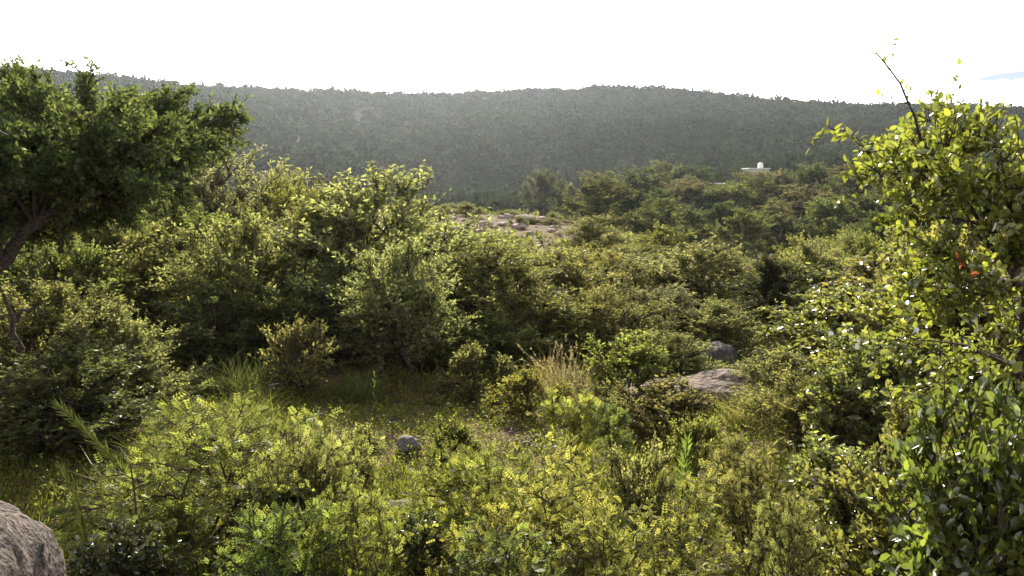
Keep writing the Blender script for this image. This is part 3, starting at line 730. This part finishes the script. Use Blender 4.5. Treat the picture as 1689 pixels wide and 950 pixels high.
# big boulder at the bottom left corner, close to the camera
M_CORNER = solid_mat('weathered_granite', (.022, .017, .016), (.17, .128, .112), scale=34, coord='World', bump=1.0, c3=(.085, .07, .06), scale3=11, detail=12, bump_d=.05)
def corner_boulder():
    import bmesh
    bm = bmesh.new(); bmesh.ops.create_icosphere(bm, subdivisions=6, radius=1.0)
    for v in bm.verts:
        n = v.co.normalized()
        k = (abs(n.x) ** 4 + abs(n.y) ** 4 + abs(n.z) ** 4) ** -.25
        a = mnoise.noise(n * 1.3) * .10 + mnoise.noise(n * 4) * .03 + mnoise.noise(n * 11) * .016 + mnoise.noise(n * 30) * .010
        v.co = n * (k * (1 + a - abs(mnoise.noise(n * 3 + Vector((5, 1, 2)))) * .08))
    me = bpy.data.meshes.new('boulder'); bm.to_mesh(me); bm.free()
    for p in me.polygons: p.use_smooth = True
    me.materials.append(M_CORNER)
    o = link(bpy.data.objects.new('boulder', me))
    top = pix_at(5, 884, 3.2); edge = pix_at(-22, 905, 3.1); bg = float(height(top[0], top[1]))
    hx = .42; hz = (top[2] - bg) * .55
    o.scale = (hx, .5, hz); o.location = (edge[0] - hx * .98, top[1] + .1, top[2] - hz * .97); o.rotation_euler = (0, R(2), R(8))
    tag(o, 'large rounded pinkish boulder cut off by the bottom left corner', 'rock')
corner_boulder()
# stones of the knoll
RKP = [rock_mesh(s, solid_mat('pale_granite', (.16, .12, .10), (.42, .34, .29), scale=5, bump=.8), 3, .38) for s in (11, 12, 13)]
for k in range(95):
    px = rng.uniform(725, 975); r = rng.uniform(39, 62); s = .18 + .75 * rng.random() ** 2
    rock(RKP[k % 3], px, r, s, s * .8, s * rng.uniform(.3, .55), 'stone', 'pale weathered stone lying on the rocky knoll', 'knoll stones', sink=.5)

# ------------------------------------------------------------------ custom trees from limb paths
def limb_path(pts, k=7):
    """resample a list of 3-D points to k points"""
    pts = np.array(pts); d = np.concatenate([[0], np.cumsum(np.linalg.norm(np.diff(pts, axis=0), axis=1))])
    t = np.linspace(0, d[-1], k)
    return np.stack([np.interp(t, d, pts[:, i]) for i in range(3)], 1)

def custom_tree(name, label, base, trunk_pts, trunk_r, limbs, tint, cat='tree', **kw):
    e = link(bpy.data.objects.new(name, None)); e.location = base; tag(e, label, cat)
    lb = np.array([limb_path(l) for l in limbs]) - base
    p = plant(limbs=lb, cen=lb[:, -1].mean(0), **kw)
    g = Geo(); tp = limb_path(trunk_pts, 12) - base
    rg = np.random.default_rng(9); tp[1:-1] += rg.normal(0, .03, (10, 3))
    tubes(g, tp[None], np.linspace(trunk_r, trunk_r * .45, 12)[None] * rg.uniform(.9, 1.15, (1, 12)), 9)
    link(bpy.data.objects.new('trunk', g.mesh('trunk', M_BARK, True)), e)
    link(bpy.data.objects.new('branches', p['stem']), e)
    f = link(bpy.data.objects.new('crown', p['fol']), e); f['kind'] = 'stuff'; f.color = (*tint, 1)
    return e

# leaning tree at the left edge
R0 = 10.0
tb = ground_at(-110, R0 - .4)
tr = [tb, pix_at(-60, 520, R0 - .3), pix_at(0, 432, R0 - .1), pix_at(60, 378, R0), pix_at(110, 338, R0), pix_at(165, 310, R0 + .1)]
lg = np.random.default_rng(31); lq = np.random.default_rng(33)
tips = [(20, 125), (50, 120), (95, 140), (135, 118), (180, 145), (230, 155), (280, 165), (330, 180), (385, 172), (360, 205), (310, 225), (260, 255), (300, 270), (230, 290),
        (200, 215), (140, 200), (90, 200), (40, 190), (-10, 150), (-60, 160), (-110, 190), (-20, 230), (50, 260), (120, 265), (170, 255), (-70, 260), (-130, 250), (20, 300), (90, 310), (160, 300), (-40, 310), (-90, 330), (10, 340), (60, 345), (120, 330), (200, 320), (250, 300), (-30, 380), (280, 240), (190, 180)]
for k in range(26):
    a_, q_ = lq.uniform(0, 6.283), lq.random() ** .5
    tips.append((130 + 225 * q_ * math.cos(a_), 232 + 92 * q_ * math.sin(a_)))
lim = []
for i, (px, py) in enumerate(tips):
    rr = R0 + (lg.uniform(-1.5, 1.6))
    tip = pix_at(px - (12 if px > 200 else 0), py + 18, rr)
    src = tr[2] if px < 0 else (tr[3] if px < 90 else (tr[4] if px < 200 else tr[5]))
    mid = src * .5 + tip * .5 + lg.normal(0, .10, 3) + np.array([0, 0, .08])
    lim.append([src, mid, tip])
custom_tree('leaning_tree', 'broad crowned tree leaning in from the left edge on a dark slanting trunk', tb, tr, .10, lim, (.088, .112, .042),
            seed=400, n_sec=12, n_shoot=13, shoot=.22, per=11, leaf=.052, aspect=.5, up=.1, spread=.3, W=2.4, H=2, stem_r=.035, sec_len=.36, leaf_mat_=M_BROAD, k2=(.35, 1.0))

# near tree at the right edge
R1 = 5.2
tb2 = ground_at(1725, R1)
tr2 = [tb2, pix_at(1715, 800, R1), pix_at(1705, 620, R1), pix_at(1670, 470, R1), pix_at(1620, 370, R1), pix_at(1565, 300, R1)]
tips2 = [(1500, 215), (1470, 245), (1530, 235), (1560, 210), (1610, 205), (1650, 200), (1690, 205), (1740, 215), (1790, 250), (1440, 240), (1480, 290), (1530, 310), (1590, 280), (1640, 290), (1690, 300), (1750, 330),
         (1510, 360), (1560, 400), (1620, 390), (1680, 400), (1740, 430), (1500, 450), (1550, 480), (1610, 480), (1670, 500), (1730, 520), (1480, 540), (1540, 570), (1600, 590), (1660, 600), (1500, 640), (1570, 670), (1640, 690), (1700, 690), (1740, 620)]
lim = []
for i, (px, py) in enumerate(tips2):
    rr = R1 + lg.uniform(-.75, .8); tip = pix_at(px, py + (52 if py < 300 else 15), rr)
    src = tr2[5] if py < 300 else (tr2[4] if py < 400 else (tr2[3] if py < 520 else tr2[2]))
    if px > 1640: src = tr2[3] if py < 450 else tr2[2]
    lim.append([src, src * .5 + tip * .5 + lg.normal(0, .06, 3) + np.array([0, 0, .05]), tip])
right_tree = custom_tree('near_tree', 'near tree with large sunlit yellow green leaves along the right edge', tb2, tr2, .028, lim, (.18, .205, .04),
            seed=410, n_sec=9, n_shoot=5, shoot=.18, per=9, leaf=.042, aspect=.6, up=.08, spread=.25, style='oval', W=1.3, H=2, stem_r=.014, sec_len=.36, leaf_mat_=M_SHINY, k2=(.3, 1.0))

# its outer twigs carry leaves that can be told apart one by one
def leaf_piece():
    t = np.array([0, .18, .42, .7, 1.0]); w = np.array([0, .22, .27, .18, 0])
    v = [(0, 0, 0)]
    for i in (1, 2, 3): v += [(w[i], t[i], .05), (0, t[i], 0), (-w[i], t[i], .05)]
    v += [(0, 1, -.04)]
    f = [(0, 1, 2), (0, 2, 3), (1, 4, 5), (1, 5, 2), (2, 5, 6), (2, 6, 3), (4, 7, 8), (4, 8, 5), (5, 8, 9), (5, 9, 6), (7, 10, 8), (8, 10, 9)]
    v = np.array(v, float); return v, np.array(f)
LV, LF = leaf_piece()
LEAFM = [np_mesh('leaf', LV, [LF], M_BROAD, np.full(len(LV), t)) for t in (.25, .45, .65, .85)]
def put_leaf(parent, pos, dirv, length, tint, mi, width=1.0, me=None):
    d = Vector(dirv).normalized(); up = Vector(lg.normal(0, .5, 3)) + Vector((0, 0, 1))
    x = d.cross(up).normalized(); z = x.cross(d)
    from mathutils import Matrix
    m = Matrix((x, d, z)).transposed().to_4x4()
    o = link(bpy.data.objects.new('leaf', (me or LEAFM)[mi % 4]), parent)
    o.matrix_local = Matrix.Translation(Vector(pos) - parent.location) @ m @ Matrix.Diagonal((length * width, length, length, 1))
    o.color = (*tint, 1)
def twig(parent, pts, rad, n_leaf, ll, tint, t0=.25, stick=.9, name='twig'):
    P = limb_path(pts, 9); P[1:-1] += lg.normal(0, .006, (7, 3))
    g = Geo(); tubes(g, (P - np.array(parent.location))[None], np.linspace(rad, rad * .35, 9)[None], 5)
    link(bpy.data.objects.new(name, g.mesh(name, M_BARK, True)), parent)
    for i in range(n_leaf):
        t = (t0 + (1 - t0) * (i + lg.random()) / n_leaf) * 8; j = min(int(t), 7); p = P[j] * (1 - t + j) + P[j + 1] * (t - j)
        tg = nrm(P[j + 1] - P[j])
        put_leaf(parent, p, tg * .6 + lg.normal(0, 1, 3) * stick + np.array([0, 0, .2]), ll * lg.uniform(.7, 1.25), tint, int(lg.integers(4)))
YL = (.19, .21, .04); r1 = R1 - .3
twig(right_tree, [pix_at(1560, 290, r1 + .2), pix_at(1520, 225, r1), pix_at(1495, 160, r1), pix_at(1470, 115, r1 - .05), pix_at(1445, 86, r1 - .1)], .010, 12, .034, YL, .4)
twig(right_tree, [pix_at(1470, 117, r1), pix_at(1472, 80, r1 + .05), pix_at(1500, 40, r1 + .1)], .0026, 12, .032, YL, .3)
twig(right_tree, [pix_at(1496, 170, r1), pix_at(1470, 166, r1), pix_at(1438, 154, r1 - .1)], .0035, 10, .034, YL, .2)
twig(right_tree, [pix_at(1492, 152, r1), pix_at(1503, 140, r1 + .1)], .002, 3, .03, YL, .2)
twig(right_tree, [pix_at(1572, 230, r1), pix_at(1576, 170, r1), pix_at(1582, 105, r1 + .1)], .0026, 10, .034, YL, .55)
for pts, n in (([(1540, 300), (1470, 245), (1400, 222), (1375, 225)], 34), ([(1420, 232), (1365, 205), (1335, 245)], 14), ([(1500, 270), (1440, 262), (1425, 285)], 18), ([(1540, 280), (1500, 220), (1490, 200)], 20),
               ([(1600, 260), (1600, 210), (1650, 185)], 20), ([(1580, 340), (1520, 330), (1475, 352)], 22), ([(1560, 420), (1520, 380), (1480, 370)], 20), ([(1640, 250), (1660, 215), (1680, 200)], 14),
               ([(1560, 270), (1550, 215), (1565, 190)], 16), ([(1610, 470), (1540, 440), (1490, 430)], 22), ([(1620, 560), (1550, 530), (1480, 520)], 22)):
    q = [pix_at(a, b, R1 - .25 - .12 * i + lg.uniform(-.1, .1)) for i, (a, b) in enumerate(pts)]
    twig(right_tree, q, .0035, n, .045, YL, .25)

twig(right_tree, [pix_at(1610, 470, R1 - .5), pix_at(1590, 440, R1 - .62), pix_at(1578, 425, R1 - .66)], .003, 12, .035, (.24, .085, .04), .3)
# tall herb with narrow leaves
def tall_herb(px, r, top_y, n, ll, tint, label):
    b = ground_at(px, r); top = pix_at(px + 6, top_y, r)
    e = link(bpy.data.objects.new('tall_herb', None)); e.location = b; tag(e, label, 'herb')
    P = limb_path([b, b * .5 + top * .5 + np.array([.015, 0, 0]), top], 9)
    g = Geo(); tubes(g, (P - b)[None], np.linspace(.006, .002, 9)[None], 5); link(bpy.data.objects.new('stem', g.mesh('stem', M_BARK, True)), e)
    for i in range(n):
        t = .2 + .8 * i / n; a = i * 2.4; p = b * (1 - t) + top * t
        put_leaf(e, p, (math.cos(a), math.sin(a), .5 + 1.3 * t), ll * (1.1 - .45 * t), tint, i, .42)
tall_herb(1128, 6.6, 722, 44, .13, (.13, .18, .045), 'tall bright green herb with narrow upright leaves in front of the round bush')
tall_herb(1178, 6.2, 768, 26, .11, (.12, .17, .045), 'shorter bright green herb right of the tall one')
tall_herb(612, 9.3, 612, 16, .07, (.13, .17, .05), 'slender herb in the shade left of the sun streaked middle')

# long feathery shoot reaching out of the front left bush
def plume(pts, r, n, ll, label):
    P = limb_path([pix_at(a, b, r + .1 * i) for i, (a, b) in enumerate(pts)], 10); b = ground_at(pts[0][0], r); 
    P = limb_path(np.concatenate([[b], P]), 14)
    e = link(bpy.data.objects.new('arching_shoot', None)); e.location = b; tag(e, label, 'shoot')
    g = Geo(); tubes(g, (P - b)[None], np.linspace(.008, .002, 14)[None], 5); link(bpy.data.objects.new('stem', g.mesh('stem', M_BARK, True)), e)
    q, t = sample_lines(lg, (P - b)[None], n, .35, 1.0); gl = Geo()
    leaves(gl, q, nrm(t * 1.0 + rnd(lg, n) * .55), rnd(lg, n), ll * lg.uniform(.7, 1.2, n), ll * .09, np.clip(lg.normal(.6, .2, n), 0, 1), .03)
    f = link(bpy.data.objects.new('foliage', gl.mesh('foliage', M_GRASS)), e); f['kind'] = 'stuff'; f.color = (.17, .20, .05, 1)
plume([(205, 775), (170, 740), (130, 700), (100, 672)], 6.0, 260, .10, 'pale plume like shoot arching left from the front left bush')
plume([(130, 830), (115, 800), (100, 772)], 5.9, 140, .08, 'short pale shoot below the arching plume at lower left')

# dead wood
def dead(name, label, paths, r, rad, mat):
    b = ground_at(paths[0][0][0], r); e = link(bpy.data.objects.new(name, None)); e.location = b; tag(e, label, 'dead wood')
    for i, p in enumerate(paths):
        q = [pix_at(x, y, r + .05 * j * (1 if i % 2 else -1)) for j, (x, y) in enumerate(p)]
        if i == 0: q = [b] + q
        P = limb_path(q, 8) - b; P[1:-1] += lg.normal(0, rad * .5, (6, 3))
        g = Geo(); k = rad * (1 if i == 0 else .55); tubes(g, P[None], np.linspace(k, k * .3, 8)[None], 6)
        link(bpy.data.objects.new('stick' if i == 0 else 'side_branch', g.mesh('stick', mat, True)), e)
dead('dead_branch', 'pale forked dead branch sticking up in the shaded clearing', [[(432, 660), (445, 630), (456, 605)], [(443, 637), (455, 633), (465, 634)], [(440, 645), (452, 641), (463, 642)]], 9.4, .014, M_PALEBARK)
dead('dead_snag', 'dark crooked dead snag at the left picture edge', [[(18, 560), (22, 530), (16, 505), (5, 485)], [(22, 530), (38, 515), (48, 502)]], 9.9, .055, M_BARK)
dead('dead_branch', 'dark bare branch lying through the front left bush', [[(215, 755), (250, 765), (310, 775)], [(250, 765), (330, 820), (440, 880)]], 5.5, .010, M_BARK)

# white flowers on the bush under the near tree
def flower_mesh():
    n = 10; a = np.linspace(0, 2 * math.pi, n, endpoint=False); rings = [(.08, 0), (.3, .5), (.85, .8), (1.0, .78)]
    v = np.array([[math.cos(t) * r * (1 + .08 * math.cos(5 * t)), math.sin(t) * r * (1 + .08 * math.cos(5 * t)), z] for r, z in rings for t in a])
    i = np.arange(n); q = np.concatenate([np.stack([k * n + i, k * n + (i + 1) % n, (k + 1) * n + (i + 1) % n, (k + 1) * n + i], -1) for k in range(3)])
    return np_mesh('flower', v, [q], M_PETAL, smooth=True)
FM = flower_mesh()
host = [o for o in bpy.data.objects if o.get('label') == 'leafy bush under the white flowers'][0]
bpy.context.view_layer.update()
inv = host.matrix_world.inverted()
from mathutils import Matrix
for px, py, dr in ((1371, 551, .55), (1394, 549, .6), (1416, 560, .62), (1415, 573, .66), (1512, 545, .6), (1590, 563, .55), (1580, 575, .6), (1500, 595, .7)):
    o = link(bpy.data.objects.new('flower', FM), host)
    p = pix_at(px, py, 8.4 - dr)
    d = Vector((EYE - p)).normalized() + Vector(lg.normal(0, .6, 3)) + Vector((0, 0, .3))
    o.matrix_parent_inverse = inv
    o.matrix_basis = Matrix.Translation(Vector(p)) @ d.to_track_quat('Z', 'Y').to_matrix().to_4x4() @ Matrix.Scale(.021, 4)

# ------------------------------------------------------------------ far houses and water tank
def box(name, c, s, mat, parent, bev=.03):
    import bmesh
    bm = bmesh.new(); bmesh.ops.create_cube(bm, size=1.0)
    for v in bm.verts: v.co = Vector((v.co.x * s[0], v.co.y * s[1], v.co.z * s[2]))
    bmesh.ops.bevel(bm, geom=bm.edges[:], offset=min(bev, min(s) * .3), segments=1, affect='EDGES')
    me = bpy.data.meshes.new(name); bm.to_mesh(me); bm.free(); me.materials.append(mat)
    o = link(bpy.data.objects.new(name, me), parent); o.location = c; return o
M_GLASS = solid_mat('dark_glass', (.02, .025, .03), (.04, .045, .05), rough=.15, bump=0)
M_DOOR = solid_mat('door_paint', (.10, .07, .05), (.16, .11, .08), rough=.6, bump=.1)
def house(px, roof_y, r, w, d, label, rot):
    g = ground_at(px, r); top = pix_at(px, roof_y, r)[2]; h = max(top - g[2] - .16, 2.2)
    e = link(bpy.data.objects.new('house', None)); e.location = (g[0], g[1], g[2] - .3); e.rotation_euler = (0, 0, rot); tag(e, label, 'house')
    box('wall', (0, 0, (h + .3) / 2), (w, d, h + .3), M_WALL, e)
    box('roof', (0, 0, h + .3 + .081), (w + .5, d + .5, .16), M_WHITE, e)
    box('door', (-w * .2, -d / 2 - .02, .3 + 1.0), (.9, .06, 2.0), M_DOOR, e)
    for x in (w * .1, w * .33):
        f = box('window', (x, -d / 2 - .02, .3 + 1.45), (1.0, .06, .9), M_WHITE, e); box('pane', (0, -.035, 0), (.84, .02, .74), M_GLASS, f)
    return e, g, g[2] + h + .16
h1, g1, t1 = house(1240, 277.5, 172, 3.6, 3.6, 'low white roofed house with a water tank above the far grove', .1)
place('tree', 2, 1172, 133, 305, 62, (.10, .115, .055), 'tree', 'tree hiding the wall of the small white roofed shed', 'tree', parts=('trunk', 'crown'))
house(1182, 302, 141, 2.2, 2.6, 'small white roofed shed left below the tank house', -.1)
house(1432, 269, 186, 5, 4, 'white roofed house at the right end of the far grove', .15)
def tank():
    pts = [(0, 0), (.46, 0), (.5, .06), (.5, .78), (.44, .9), (.22, 1.02), (.16, 1.04), (.16, 1.12), (0, 1.13)]
    n = 20; a = np.linspace(0, 2 * math.pi, n, endpoint=False)
    v = np.array([[math.cos(t) * p[0], math.sin(t) * p[0], p[1]] for p in pts for t in a]); i = np.arange(n)
    q = np.concatenate([np.stack([k * n + i, k * n + (i + 1) % n, (k + 1) * n + (i + 1) % n, (k + 1) * n + i], -1) for k in range(len(pts) - 1)])
    o = link(bpy.data.objects.new('water_tank', np_mesh('water_tank', v, [q], M_WHITE, smooth=True)))
    p = pix_at(1254, 276, 171.5); o.location = (p[0], p[1], t1); tag(o, 'small white water tank on the roof of the far house', 'tank')
tank()

# ------------------------------------------------------------------ haze
def haze():
    m, N, Lk = new_mat('haze'); out = N.new('ShaderNodeOutputMaterial'); v = N.new('ShaderNodeVolumePrincipled')
    v.inputs['Color'].default_value = (.82, .88, 1.0, 1); v.inputs['Density'].default_value = .00013; v.inputs['Anisotropy'].default_value = .82
    Lk.new(v.outputs[0], out.inputs['Volume'])
    e = box('haze', (0, 0, 0), (3010, 3010, 1), m, None, 0.001)
    zmin, zmax = -9.0, 78.0
    e.scale = (1, 1, zmax - zmin); e.location = (0, 0, (zmax + zmin) / 2)
    e['kind'] = 'stuff'; tag(e, 'thin pale air haze lying over the valley and hill', 'haze')
haze()
